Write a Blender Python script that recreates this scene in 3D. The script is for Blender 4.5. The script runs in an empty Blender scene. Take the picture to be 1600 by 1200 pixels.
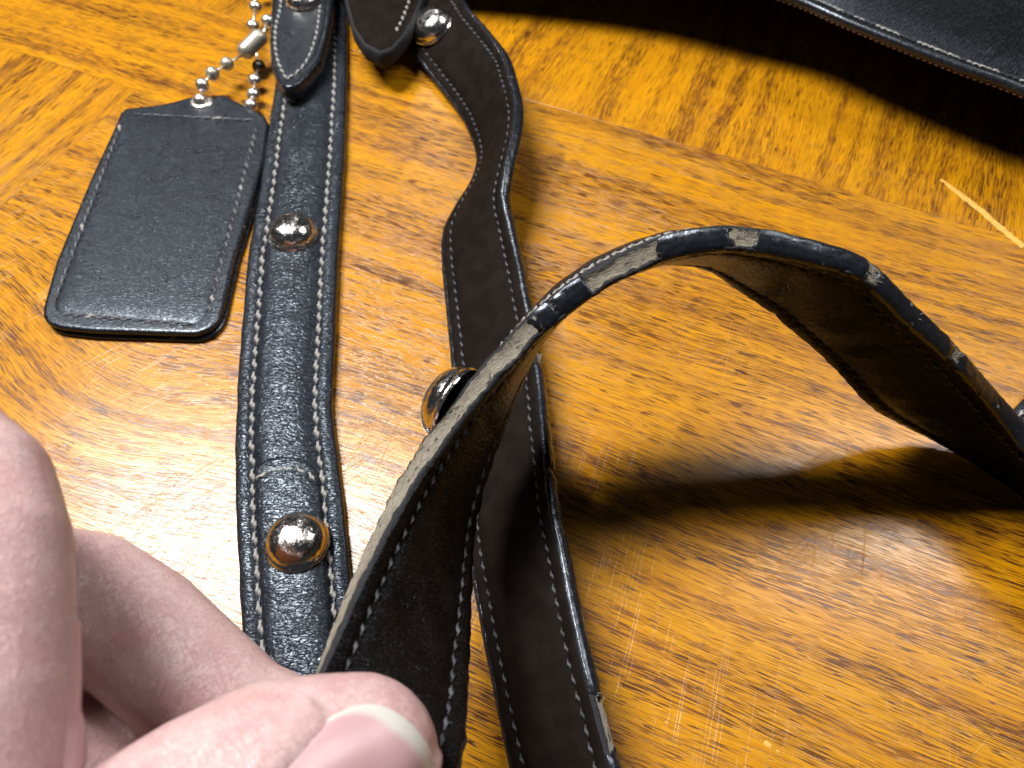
import bpy, bmesh, math, random
from mathutils import Vector, Matrix, Quaternion, noise
from mathutils.bvhtree import BVHTree
random.seed(7)
MM = 0.001
sc = bpy.context.scene
C = sc.collection

# ---------------------------------------------------------------- camera
cam_d = bpy.data.cameras.new('camera')
cam = bpy.data.objects.new('camera', cam_d)
C.objects.link(cam)
CAM = Vector((0.0, -114.0, 172.0))
cam.location = CAM * MM
cam.rotation_euler = (math.atan2(114.0, 172.0), 0, 0)
cam_d.sensor_width = 36.0
cam_d.lens = 36.0 * 1208.0 / 1600.0
cam_d.clip_start = 0.005
cam_d.clip_end = 20.0
cam_d.dof.use_dof = True
cam_d.dof.focus_distance = 0.166
cam_d.dof.aperture_fstop = 23.0
sc.camera = cam

# ---------------------------------------------------------------- world, lamps, exposure
w = bpy.data.worlds.new('World'); sc.world = w; w.use_nodes = True
w.node_tree.nodes['Background'].inputs[0].default_value = (0.80, 0.88, 1.0, 1)
w.node_tree.nodes['Background'].inputs[1].default_value = 0.035
def area_lamp(name, loc, target, sx, sy, watts, color):
    d = bpy.data.lights.new(name, 'AREA'); d.shape = 'RECTANGLE'
    d.size = sx * MM; d.size_y = sy * MM; d.energy = watts; d.color = color
    o = bpy.data.objects.new(name, d); C.objects.link(o)
    o.location = Vector(loc) * MM
    v = (Vector(target) - Vector(loc)).normalized()
    z = -v; x = (Vector((1, 0, 0)) - z * z.x).normalized(); y = z.cross(x)   # long side level and square to the room
    o.rotation_euler = Matrix((x, y, z)).transposed().to_euler()
    return o
area_lamp('ceiling_lamp', (-305, 236, 700), (-20, -30, 0), 360, 170, 14.3, (1.0, 0.985, 0.97))
area_lamp('ceiling_lamp', (500, 268, 700), (60, -40, 0), 400, 180, 3.6, (1.0, 0.985, 0.97))
area_lamp('far_lamp', (-115, 840, 590), (-26, 101, 0), 70, 70, 0.16, (1.0, 0.98, 0.96))
sc.view_settings.view_transform = 'Standard'
sc.view_settings.look = 'None'
sc.view_settings.exposure = 0.0
sc.view_settings.gamma = 1.0
sc.cycles.max_bounces = 8
sc.cycles.use_denoising = True

# ---------------------------------------------------------------- measured layout, millimetres on the table top (z = 0)
STRAP_A = [(-94.91,205.21,3.6,-67.38,205.21,3.6),(-90.75,177.08,3.6,-64.2,177.08,3.6),(-86.98,151.58,3.6,-61.32,151.58,3.6),(-83.95,128.35,3.6,-58.58,128.35,3.6),(-82.37,107.12,3.6,-56.48,107.12,3.6),(-80.89,87.62,3.6,-54.57,87.62,3.6),(-79.48,69.67,3.6,-53.19,69.67,3.6),(-78.6,55.75,3.6,-52.14,55.75,3.6),(-77.77,42.69,3.6,-51.1,42.69,3.6),(-75.93,28.04,3.6,-49.73,28.04,3.6),(-74.22,14.4,3.6,-48.45,14.4,3.6),(-72.75,2.7,3.6,-47.37,2.7,3.6),(-71.02,-8.31,3.6,-46.35,-8.31,3.6),(-69.53,-17.76,3.6,-44.33,-17.76,3.6),(-67.75,-26.73,3.6,-42.19,-26.73,3.6),(-66.06,-35.26,3.6,-40.17,-35.26,3.6),(-64.14,-43.36,3.6,-38.54,-43.36,3.6),(-62.05,-51.84,3.6,-36.74,-51.84,3.6),(-60.07,-59.88,3.6,-35.01,-59.88,3.6),(-58.6,-65.89,3.6,-33.72,-65.89,3.6),(-56.41,-73.5,3.6,-31.76,-73.5,3.6),(-54.14,-81.11,3.6,-29.75,-81.11,3.6),(-51.81,-88.34,3.6,-27.72,-88.34,3.6),(-49.14,-96.32,3.6,-25.38,-96.32,3.6),(-45.38,-106.97,3.6,-22.09,-106.97,3.6)]
STRAP_B = [(-45.9,164.3,6,-23.5,174.5,10.3),(-43.1,158.4,5.3,-21,168.2,11.8),(-40.3,152.5,4.6,-18.8,161.8,13.3),(-37.5,146.5,4,-16.8,155.6,14.7),(-34.7,140.6,3.2,-15,149.6,15.7),(-31.5,134.9,2.6,-12.6,144,16.2),(-28,129.3,1.9,-9.8,138.6,16.4),(-24.7,123.6,1.5,-7.1,132.7,16.7),(-21.4,117.9,1.2,-4.6,126.4,17.6),(-18.2,112.2,1.1,-2.5,119.4,19.1),(-15.4,106.2,1,-1,111.8,20.6),(-13.2,100,1,0.1,103.9,21.8),(-11.4,93.7,1,1.2,95.8,22.5),(-10.4,87.2,1,2.2,87.4,22.6),(-11,80.6,1,2,78.7,22.3),(-12.7,74.3,1,1,70.5,21.5),(-15.3,68.2,1,-0.3,63.3,20.4),(-17.7,62.1,1,-1.1,57.3,19.1),(-19.7,55.8,1,-1.5,52.5,17.8),(-20.3,49.3,1,-0.8,48.1,16.6),(-19.9,42.7,1,0.2,43.4,15.8),(-19.3,36.1,1,1.2,37.9,15.1),(-18.5,29.6,1,2.3,31.9,14.6),(-17.7,23,1,3.3,25.5,14.4),(-16.9,16.5,1,4.2,19,14.1),(-16.1,9.9,1,5.2,12.4,13.9),(-15.4,3.4,1,6.1,5.8,13.5),(-14.7,-3.2,1,6.9,-0.8,13.3),(-14.1,-9.7,1,7.5,-7.3,13.4),(-13.3,-16.3,1,7.9,-13.7,13.9),(-12.5,-22.8,1,8.2,-20.2,14.7),(-11.6,-29.3,1,8.6,-26.7,15.5),(-10.7,-35.9,1,9.1,-33.3,16),(-10.1,-42.4,1,9.4,-39.7,16.4),(-9.1,-48.9,1,10.1,-45.8,16.6),(-7.9,-55.4,1,11.1,-51.8,16.9),(-6.5,-61.9,1,12,-58,17.3),(-5.2,-68.3,1,12.9,-64.3,17.8),(-3.7,-74.7,1,13.9,-70.7,18.3),(-2.2,-81.2,1,15,-77.2,18.7),(-0.7,-87.6,1,16.4,-83.6,18.9),(0.8,-94,1,17.8,-90.1,19),(2.2,-100.4,1,19.2,-96.6,19),(3.6,-106.9,1,20.6,-103.1,19)]
STRAP_C = [(-33.5,-102.2,52,-9.1,-107.4,53.3),(-32.2,-96.5,51,-8,-102.3,48.7),(-31,-90.8,50.1,-7.6,-97.1,43.9),(-29.7,-85.1,49.1,-7.7,-91.8,39.3),(-28.4,-79.4,48.1,-8,-86.4,35.4),(-27.1,-73.7,47.1,-8.4,-80.8,32.1),(-25.4,-68,46.5,-8.6,-74.9,29.3),(-23.6,-62.4,46.1,-8.9,-68.7,26.8),(-21.4,-56.9,45.8,-9.3,-61.9,24.6),(-19,-51.5,45.9,-9.4,-54.1,23),(-16,-46.5,46.7,-8.4,-45.7,22.9),(-12.6,-41.9,48.2,-6.5,-37.8,24.3),(-9,-37.8,50.5,-4.1,-31.1,26.9),(-5.2,-33.7,52.7,-1.7,-25.1,29.5),(-1.2,-29.7,54.4,0.9,-18.8,32),(2.9,-26.1,56.7,4,-13,35.5),(7.4,-23.1,59.2,8.2,-8.1,39.2),(12.1,-20.4,61.5,13.3,-4.1,42.5),(17.1,-18.2,63.9,19.2,-1.4,45.5),(22.3,-16.8,66.2,25.4,-0,47.9),(27.8,-15.6,68.3,31.5,0.4,49.5),(33.4,-15.3,69.9,36.9,-0.4,50.1),(39.2,-15.6,71,41,-1.8,50.2),(45.1,-16.2,70.8,44.2,-3.2,49.4),(50.9,-16.7,69.7,47,-4.8,48.1),(56.6,-16.9,68.1,50,-6.2,46.5),(62.2,-16.9,66,53.1,-7.4,44.7),(67.3,-17.6,63.2,56.4,-8.4,42.7),(71.9,-18.9,59.6,59.8,-9.4,39.9),(76.3,-20.2,55.9,63.8,-10.3,36.7),(80.9,-21.2,52.3,68,-11.4,33.4),(85.5,-22.2,48.7,72,-12.7,30),(90,-23.2,45,75.7,-14.2,26.6),(94.4,-23.9,41,79.4,-15.5,22.9),(98.6,-24.4,36.9,83.7,-16.1,18.7),(102.8,-25.3,32.9,89.2,-16.1,14),(107.1,-27.1,29.1,96.7,-16.3,9.1),(111.1,-29.7,25.7,106.4,-18,4.2),(114.7,-33.7,23.8,116.7,-23.1,1.2),(117.1,-39,23.7,124.4,-31,1.2),(118.9,-44.7,23.1,129.1,-38.4,1.2),(121.1,-50.1,22.8,132.4,-44.4,1.2),(123.8,-55.4,22.7,135.3,-49.7,1.2),(126.6,-60.6,22.6,138.1,-54.8,1.2)]
TAG = [(-132.4,111.2,3.6),(-122.1,112.9,3.6),(-117,114.7,3.6),(-111.5,117.5,3.6),(-100.2,118.6,3.6),(-91.2,112.3,3.6),(-84.2,107.5,3.6),(-82.2,103.4,3.6),(-80.4,86.1,3.6),(-80.6,67.9,3.6),(-80.9,51.2,3.6),(-81.3,42.7,3.6),(-80.7,24.1,3.6),(-81,19.3,3.6),(-82.7,15.9,3.6),(-85.7,14.2,3.6),(-87.9,14,3.6),(-115.6,15.1,3.6),(-123.9,16.2,3.6),(-127.8,17.5,3.6),(-130.3,20,3.6),(-131.4,23.4,3.6),(-133.4,40.9,3.6),(-133.9,75.5,3.6),(-133.6,92,3.6),(-133.4,104.1,3.6),(-133.6,108.5,3.6)]
TAG_SEAM = [(-129.9,107.8,3.6),(-86.9,104.4,3.6),(-85.5,101.8,3.6),(-84.4,20.6,3.6),(-86.7,17.1,3.6),(-126.4,21.1,3.6),(-128.5,23.4,3.6),(-131.4,103.1,3.6)]
EYELET = [(-106.9,114,3.6)]
EYELET_AX = [(9.1,2.8,0)]
BEADS = [(-99.2,181,9,0),(-96.5,164.7,8,0),(-96.3,155.5,6,0),(-88.7,150.6,11,0),(-99.6,128.6,8.5,1),(-103.2,122.4,9,1),(-106.3,118.1,7.5,0),(-107,113.8,4.5,0),(-91,134.5,3.5,2),(-90.6,125.6,4,0),(-89.6,117.7,4,0),(-89.8,112.8,3.2,0)]
CONNECTOR = [(-95.8,133.4,8.5),(-88.5,142.6,11.5)]
TAB = [(-94.6,203.7,12),(-91.1,180.1,12),(-89.1,162.6,12),(-87.6,150.2,12),(-85.7,137.6,12),(-82.9,124.1,12),(-79.8,116.3,12),(-77.5,112.4,12),(-75.4,110.4,12),(-73.1,110.7,12),(-71.1,112.8,12),(-68.5,118.4,12),(-66,125.9,12),(-65.4,139.1,12),(-65.8,155,12),(-67.8,180.1,12),(-70.3,203.7,12)]
TAB_SEAM = [(-87.8,179.7,12.2),(-84.9,158,12.2),(-84.5,145.8,12.2),(-82.8,134.2,12.2),(-80.3,124.9,12.2),(-76.5,116.3,12.2),(-74.9,115.6,12.2),(-71,122.4,12.2),(-69.4,134.2,12.2),(-69.7,149.8,12.2),(-72.6,179.7,12.2)]
KEEPER = [(-72,207.6,15),(-66.5,183.6,15),(-60.9,157.4,15),(-56.4,140.5,15),(-51.2,129.9,15),(-45.1,125.1,15),(-40.7,127.6,15),(-37.3,135.1,15),(-34.5,146,15),(-32.5,157.4,15),(-30.3,183.6,15),(-28.1,207.6,15)]
KEEPER_SEAM = [(-34.8,174.2,15.2),(-37.1,157,15.2),(-38.9,144.1,15.2),(-40.6,137.1,15.2)]
BAG_SEAM = [(-95,182,31),(-40,176,32),(0,170,32),(37,161,31),(64,149.5,29.5),(92.1,137.2,28),(108,123,28),(123.1,110,28),(138.3,97.7,28),(153.7,86.1,28),(185,58,27),(225,20,26)]
SCRATCH = [(138.7,79.4,0.2),(145.4,68.2,0.2),(150.1,58.7,0.2),(154.8,49.8,0.2)]
HAND_THUMB = [(-20.9,-98.8,58,11.2),(-22.9,-99.3,59,11.4),(-25.9,-100.6,60,12.2),(-30.9,-103.5,61,14),(-37,-108.1,62,15),(-45.2,-115.2,62,16.5),(-56.4,-123.8,58,18)]
HAND_MIDDLE = [(-34.4,-94.4,34,9),(-39.9,-91.2,35,9.6),(-44.7,-90.2,36,10.3),(-55.3,-82.5,38,10.8),(-63.5,-76.5,40,11.2),(-72,-72.5,43,11.6),(-79.9,-72.8,47,12),(-87.4,-80.4,52,12.5),(-96.2,-93.5,54,14),(-105,-106.8,52,16)]
HAND_INDEX = [(-60.4,-109.7,70,8.8),(-61,-102.3,73,9.6),(-62.2,-93.8,76,9.8),(-64.1,-85.4,78,9.8),(-66.6,-77.6,79,10),(-71.6,-69.6,79,10.2),(-79.9,-63.3,77,9.9),(-91.3,-61.7,73,10.4),(-104.7,-69.5,66,11.5),(-116.1,-83,58,14),(-118.4,-99,52,17)]
HAND_RING = [(-53.5,-98.8,27,8.5),(-61.3,-96,28,9),(-70.6,-94.3,30,9.8),(-81.7,-91.8,33,10.5),(-93.3,-93.4,37,11),(-101.2,-104.4,40,12),(-108.6,-115.4,42,15)]
HAND_PINKY = [(-75,-115.6,24,7.5),(-84.4,-112.2,24,8),(-94.1,-110.5,26,8.5),(-102.1,-115.6,30,10),(-106.9,-124.4,36,14)]
HAND_PALM = [(-106.8,-106.7,50,17),(-90.9,-117.4,50,19),(-75.4,-124.5,50,20),(-60.7,-129.1,52,20),(-100,-124.9,46,20),(-81.9,-133.5,46,24),(-77.9,-144.9,44,26),(-76.8,-160.5,40,26)]
NAIL_THUMB = [(-0.2401,0.1909,-1.0732),(-0.2252,0.1992,-1.0677),(-0.2086,0.2054,-1.0636),(-0.1904,0.2088,-1.0613),(-0.1705,0.2068,-1.0627),(-0.1507,0.1992,-1.0677),(-0.1316,0.1868,-1.0759),(-0.1151,0.1709,-1.0864),(-0.1043,0.155,-1.097),(-0.1002,0.1385,-1.1079)]
NAIL_AX = [(-0.0977,-0.0932,-0.0617)]
STRAP_D = [(121,-17.83,5,123.67,-27.11,5),(127.24,-11.1,5,132.07,-22.18,5),(140.09,-1.31,5,143.67,-13,5),(157.78,9.03,5,165.1,-1.31,5)]

# ---------------------------------------------------------------- node helpers
class NT:
    def __init__(s, name):
        s.m = bpy.data.materials.new(name); s.m.use_nodes = True
        s.t = s.m.node_tree; s.b = s.t.nodes['Principled BSDF']
    def n(s, typ, **kw):
        x = s.t.nodes.new(typ)
        for k, v in kw.items():
            if k.startswith('i_'):
                x.inputs[k[2:].replace('_', ' ')].default_value = v
            else: setattr(x, k, v)
        return x
    def l(s, a, b): s.t.links.new(a, b)
    def set(s, k, v):
        if hasattr(v, 'is_output') or hasattr(v, 'links'): s.l(v, s.b.inputs[k])
        else: s.b.inputs[k].default_value = v
    def val(s, sock, v):
        if hasattr(v, 'links'): s.l(v, sock)
        else: sock.default_value = v
    def math(s, op, a, b=0.0, c=None, clamp=False):
        x = s.t.nodes.new('ShaderNodeMath'); x.operation = op; x.use_clamp = clamp
        s.val(x.inputs[0], a); s.val(x.inputs[1], b)
        if c is not None: s.val(x.inputs[2], c)
        return x.outputs[0]
    def ramp(s, f, lo, hi, a=0.0, b=1.0):
        x = s.t.nodes.new('ShaderNodeMapRange'); x.interpolation_type = 'SMOOTHSTEP'
        s.val(x.inputs[0], f)
        x.inputs[1].default_value = lo; x.inputs[2].default_value = hi
        x.inputs[3].default_value = a; x.inputs[4].default_value = b
        return x.outputs[0]
    def mix(s, f, a, b):
        x = s.t.nodes.new('ShaderNodeMix'); x.data_type = 'RGBA'
        s.val(x.inputs[0], f); s.val(x.inputs[6], a); s.val(x.inputs[7], b)
        return x.outputs[2]
    def comb(s, x, y, z=0.0):
        c = s.t.nodes.new('ShaderNodeCombineXYZ')
        for i, v in enumerate((x, y, z)): s.val(c.inputs[i], v)
        return c.outputs[0]
    def noise(s, vec, scale=1.0, detail=2.0, rough=0.5, dist=0.0):
        x = s.t.nodes.new('ShaderNodeTexNoise'); x.inputs['Scale'].default_value = scale
        x.inputs['Detail'].default_value = detail; x.inputs['Roughness'].default_value = rough
        x.inputs['Distortion'].default_value = dist
        s.l(vec, x.inputs['Vector']); return x.outputs[0]
    def voro(s, vec, scale, feature='F1'):
        x = s.t.nodes.new('ShaderNodeTexVoronoi'); x.feature = feature
        x.inputs['Scale'].default_value = scale; s.l(vec, x.inputs['Vector']); return x.outputs['Distance']
    def bump(s, h, dist, strength=1.0, nrm=None):
        x = s.t.nodes.new('ShaderNodeBump'); x.inputs['Strength'].default_value = strength
        x.inputs['Distance'].default_value = dist; s.l(h, x.inputs['Height'])
        if nrm is not None: s.l(nrm, x.inputs['Normal'])
        return x.outputs[0]
    def uv(s):
        x = s.t.nodes.new('ShaderNodeTexCoord'); return x.outputs['UV']
    def obj(s):
        x = s.t.nodes.new('ShaderNodeTexCoord'); return x.outputs['Object']
    def scale(s, vec, sx, sy, sz, loc=(0, 0, 0)):
        x = s.t.nodes.new('ShaderNodeMapping'); x.inputs['Scale'].default_value = (sx, sy, sz)
        x.inputs['Location'].default_value = loc
        s.l(vec, x.inputs['Vector']); return x.outputs[0]
def rgb(r, g, b): return (r, g, b, 1.0)

# ---------------------------------------------------------------- materials
def wood(name, seed, arcs=None, amount=1.0):
    m = NT(name)
    co = m.scale(m.obj(), 1000, 1000, 1000)          # millimetres, u along the grain
    sp = m.n('ShaderNodeSeparateXYZ'); m.l(co, sp.inputs[0])
    u, v = sp.outputs[0], sp.outputs[1]
    us = m.math('ADD', u, seed * 137.0)
    n1 = m.noise(m.comb(m.math('DIVIDE', us, 150.0), m.math('DIVIDE', v, 34.0)), 1, 2)
    n2 = m.noise(m.comb(m.math('DIVIDE', us, 26.0), m.math('DIVIDE', v, 6.0), 3.0), 1, 2)
    vv = m.math('ADD', v, m.math('MULTIPLY_ADD', n1, 12.0, -6.0))
    vv = m.math('ADD', vv, m.math('MULTIPLY_ADD', n2, 1.0, -0.5))
    if arcs:
        for (u0, v0, su, sv, k) in arcs:
            du = m.math('SUBTRACT', u, u0); dv = m.math('SUBTRACT', v, v0)
            q = m.math('MULTIPLY', m.math('POWER', m.math('ABSOLUTE', m.math('DIVIDE', du, su)), 2.0), -1.0)
            q2 = m.math('MULTIPLY', m.math('POWER', m.math('ABSOLUTE', m.math('DIVIDE', dv, sv)), 2.0), -1.0)
            g = m.math('EXPONENT', m.math('ADD', q, q2))
            vv = m.math('ADD', vv, m.math('MULTIPLY', g, k))
    # growth bands
    b1 = m.noise(m.comb(m.math('DIVIDE', us, 260.0), m.math('DIVIDE', vv, 6.5), 7.0), 1, 3, 0.6)
    b2 = m.noise(m.comb(m.math('DIVIDE', us, 90.0), m.math('DIVIDE', vv, 24.0), 11.0), 1, 2)
    band = m.ramp(b1, 0.40, 0.64)
    # open pores: short dark dashes
    p1 = m.noise(m.comb(m.math('DIVIDE', us, 6.5), m.math('DIVIDE', vv, 0.40), 1.0), 1, 1.0, 0.5)
    p2 = m.noise(m.comb(m.math('DIVIDE', us, 9.0), m.math('DIVIDE', vv, 0.20), 5.0), 1, 1, 0.5)
    p3 = m.noise(m.comb(m.math('DIVIDE', us, 17.0), m.math('DIVIDE', vv, 0.85), 9.0), 1, 2, 0.55)
    thr = m.math('MULTIPLY_ADD', band, -0.11, 0.625)
    def over(p, width, off=0.0):
        d = m.math('SUBTRACT', p, m.math('ADD', thr, off))
        return m.math('DIVIDE', d, width, clamp=True)
    d1 = m.math('MULTIPLY', over(p1, 0.045), 0.95); d2 = m.math('MULTIPLY', over(p2, 0.06, -0.035), 0.85); d3 = m.math('MULTIPLY', m.math('MULTIPLY', over(p3, 0.06, 0.03), 0.7), m.ramp(b2, 0.50, 0.62))
    p4 = m.noise(m.comb(m.math('DIVIDE', us, 24.0), m.math('DIVIDE', vv, 0.17), 13.0), 1, 1, 0.5)
    d4 = m.math('MULTIPLY', m.ramp(p4, 0.60, 0.70), m.ramp(n2, 0.35, 0.65, 0.35, 0.8))
    dark = m.math('MAXIMUM', m.math('MAXIMUM', m.math('MAXIMUM', d1, d2), d3), d4)
    dark = m.math('MULTIPLY', dark, m.ramp(b2, 0.3, 0.62, 0.80 * amount, 1.0 * amount), clamp=True)
    fine = m.noise(m.comb(m.math('DIVIDE', us, 30.0), m.math('DIVIDE', vv, 0.40), 2.0), 1, 3, 0.6)
    base = m.mix(m.ramp(fine, 0.3, 0.7), rgb(0.365, 0.136, 0.0010), rgb(0.495, 0.222, 0.0024))
    base = m.mix(m.math('MULTIPLY', band, 0.24), base, rgb(0.30, 0.108, 0.002))
    tone = m.noise(m.comb(m.math('DIVIDE', us, 140.0), m.math('DIVIDE', vv, 9.0), 4.0), 1, 2)
    base = m.mix(m.ramp(tone, 0.35, 0.7, 0.0, 0.25), base, rgb(0.51, 0.245, 0.004))
    dk = m.mix(m.ramp(m.noise(co, 0.05, 2), 0.35, 0.65), rgb(0.055, 0.015, 0.003), rgb(0.115, 0.036, 0.006))
    col = m.mix(dark, base, dk)
    m.set('Base Color', col)
    # wiped and scratched varnish
    s1 = m.noise(m.scale(co, 1 / 26.0, 1 / 0.22, 1, (seed, 0, 0)), 1, 2, 0.6)
    rot = m.n('ShaderNodeMapping'); rot.inputs['Rotation'].default_value = (0, 0, math.radians(-62)); m.l(co, rot.inputs['Vector'])
    s2 = m.noise(m.scale(rot.outputs[0], 1 / 30.0, 1 / 0.5, 1), 1, 2, 0.6)
    rot2 = m.n('ShaderNodeMapping'); rot2.inputs['Rotation'].default_value = (0, 0, math.radians(-96)); m.l(co, rot2.inputs['Vector'])
    s3 = m.noise(m.scale(rot2.outputs[0], 1 / 45.0, 1 / 0.34, 1), 1, 2, 0.6)
    wear = m.ramp(m.noise(co, 0.022, 2), 0.36, 0.58)
    scr = m.math('MULTIPLY', m.math('ADD', m.ramp(s2, 0.60, 0.72), m.ramp(s3, 0.60, 0.74)), wear)
    hgt = m.math('ADD', m.math('MULTIPLY', dark, -0.7), m.math('MULTIPLY', scr, -1.0))
    hgt = m.math('ADD', hgt, m.math('MULTIPLY', s1, 0.35))
    nrm = m.bump(hgt, 0.00003, 0.8)
    m.set('Roughness', 0.6); m.set('Specular IOR Level', 0.03)
    m.set('Coat Weight', 1.0); m.set('Coat IOR', 1.46)
    m.set('Coat Roughness', m.math('ADD', m.math('MULTIPLY_ADD', dark, 0.04, 0.215), m.math('MULTIPLY', scr, 0.10)))
    m.l(nrm, m.b.inputs['Coat Normal']); m.l(nrm, m.b.inputs['Normal'])
    return m.m

def leather(name, base, rough, grain, wrinkle, spec=0.5, depth=0.00010, cell=1.0, dust=0.0, tint=(0.76, 0.87, 1.0)):
    m = NT(name)
    uv = m.uv()                                       # UV in centimetres: x along, y across
    wob = m.noise(m.scale(uv, 3.0, 3.0, 1), 1, 2)
    uvw = m.n('ShaderNodeVectorMath', operation='ADD'); m.l(uv, uvw.inputs[0])
    m.l(m.comb(m.math('MULTIPLY', wob, 0.09), m.math('MULTIPLY', wob, 0.06)), uvw.inputs[1])
    vec = uvw.outputs[0]
    v1 = m.voro(m.scale(vec, 10.5 / cell, 5.5 / cell, 1), 1.0, 'DISTANCE_TO_EDGE')
    g1 = m.math('MULTIPLY', m.ramp(v1, 0.0, 0.26), 0.55)
    r1 = m.noise(m.scale(vec, 20.0 / cell, 5.5 / cell, 1, (3, 1, 0)), 1, 3, 0.55, 0.5)
    crease = m.ramp(m.math('ABSOLUTE', m.math('SUBTRACT', r1, 0.5)), 0.0, 0.055)
    g1 = m.math('ADD', g1, m.math('MULTIPLY', crease, 0.7))
    v2 = m.noise(m.scale(vec, 24.0 / cell, 14.0 / cell, 1), 1, 3, 0.6)
    wr = m.noise(m.scale(vec, 11.0, 2.2, 1), 1, 3, 0.6, 0.8)
    patch = m.ramp(m.noise(m.scale(uv, 0.55, 0.7, 1), 1, 2), 0.34, 0.66)
    h = m.math('ADD', m.math('MULTIPLY', g1, grain), m.math('MULTIPLY', v2, 0.13 * grain))
    h = m.math('ADD', h, m.math('MULTIPLY', m.math('MULTIPLY', wr, patch), wrinkle))
    m.l(m.bump(h, depth, 1.0), m.b.inputs['Normal'])
    col = m.mix(m.ramp(m.noise(m.scale(uv, 2.0, 2.0, 1), 1, 3), 0.35, 0.7), rgb(*base), rgb(*[c * 1.5 for c in base]))
    if dust > 0:
        sp = m.ramp(m.noise(m.scale(uv, 26.0, 26.0, 1), 1, 2), 0.70, 0.80)
        col = m.mix(m.math('MULTIPLY', sp, dust), col, rgb(0.16, 0.14, 0.12))
    m.set('Base Color', col)
    m.set('Roughness', m.math('ADD', m.math('MULTIPLY', m.noise(m.scale(uv, 1.3, 1.3, 1), 1, 3), 0.14), rough - 0.07))
    m.set('Specular IOR Level', spec); m.set('Specular Tint', rgb(*tint))
    return m.m

def edge_paint_mat():
    m = NT('edge_paint'); co = m.obj()
    n = m.noise(m.scale(co, 900, 900, 900), 1, 3, 0.6)
    n2 = m.noise(m.scale(co, 3200, 3200, 3200), 1, 2)
    ch = m.ramp(m.noise(m.scale(co, 330, 330, 330), 1, 5, 0.68), 0.655, 0.675)
    cb = m.mix(m.ramp(n2, 0.66, 0.78), rgb(0.008, 0.009, 0.012), rgb(0.06, 0.06, 0.062))
    m.set('Base Color', m.mix(ch, cb, m.mix(n2, rgb(0.07, 0.062, 0.05), rgb(0.26, 0.235, 0.19))))
    m.set('Roughness', m.math('MAXIMUM', m.ramp(n, 0.3, 0.7, 0.20, 0.36), m.math('MULTIPLY', ch, 0.85))); m.set('Specular IOR Level', 0.55)
    m.set('Specular Tint', rgb(0.80, 0.89, 1.0))
    m.l(m.bump(m.math('SUBTRACT', n, m.math('MULTIPLY', ch, 1.2)), 0.00013, 0.7), m.b.inputs['Normal']); return m.m

def core_mat():
    m = NT('raw_leather_core'); uv = m.uv()
    f = m.noise(m.scale(uv, 5.0, 55.0, 1), 1, 4, 0.65, 0.6)
    g = m.noise(m.scale(uv, 22.0, 30.0, 1), 1, 3)
    big = m.noise(m.scale(uv, 1.6, 7.0, 1), 1, 2)
    c = m.mix(m.ramp(f, 0.3, 0.7), rgb(0.12, 0.105, 0.08), rgb(0.31, 0.28, 0.22))
    c = m.mix(m.ramp(big, 0.35, 0.7, 0, 0.5), c, rgb(0.27, 0.235, 0.185))
    c = m.mix(m.ramp(g, 0.62, 0.75, 0, 0.6), c, rgb(0.10, 0.085, 0.06))
    left = m.ramp(m.noise(m.scale(uv, 3.2, 9.0, 1), 1, 5, 0.7), 0.60, 0.63)
    c = m.mix(m.math('MULTIPLY', left, 0.9), c, rgb(0.014, 0.014, 0.015))
    m.set('Base Color', c); m.set('Roughness', 0.9); m.set('Specular IOR Level', 0.15)
    m.l(m.bump(m.math('ADD', f, g), 0.00035, 1.0), m.b.inputs['Normal']); return m.m

def plain(name, col, rough, metal=0.0, spec=0.5, bump=None, coat=0.0):
    m = NT(name); m.set('Base Color', rgb(*col)); m.set('Roughness', rough); m.set('Metallic', metal); m.set('Specular IOR Level', spec)
    if coat: m.set('Coat Weight', coat)
    if bump:
        n = m.noise(m.scale(m.obj(), bump[0], bump[0], bump[0]), 1, 3, 0.6)
        m.l(m.bump(n, bump[1], 1.0), m.b.inputs['Normal'])
        m.set('Base Color', m.mix(m.ramp(n, 0.35, 0.7), rgb(*col), rgb(*[c * 0.72 for c in col])))
    return m.m

def chrome_mat():
    m = NT('worn_chrome'); co = m.obj()
    n = m.noise(m.scale(co, 420, 420, 420), 1, 3, 0.6)
    pit = m.noise(m.scale(co, 900, 900, 900), 1, 4, 0.7)
    m.set('Metallic', 1.0); m.set('Base Color', m.mix(m.ramp(pit, 0.55, 0.62), rgb(0.74, 0.70, 0.66), rgb(0.55, 0.51, 0.47)))
    m.set('Roughness', m.ramp(pit, 0.46, 0.60, 0.12, 0.26))
    nb = m.bump(n, 0.0005, 0.4)
    m.l(m.bump(pit, 0.00009, 0.25, nb), m.b.inputs['Normal']); return m.m

def thread_mat(name, col, dk):
    m = NT(name); n = m.noise(m.scale(m.obj(), 1600, 1600, 1600), 1, 3)
    m.set('Base Color', m.mix(m.ramp(n, 0.35, 0.7), rgb(*col), rgb(*dk))); m.set('Roughness', 0.62); m.set('Specular IOR Level', 0.3)
    m.l(m.bump(n, 0.0001, 0.7), m.b.inputs['Normal']); return m.m

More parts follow.
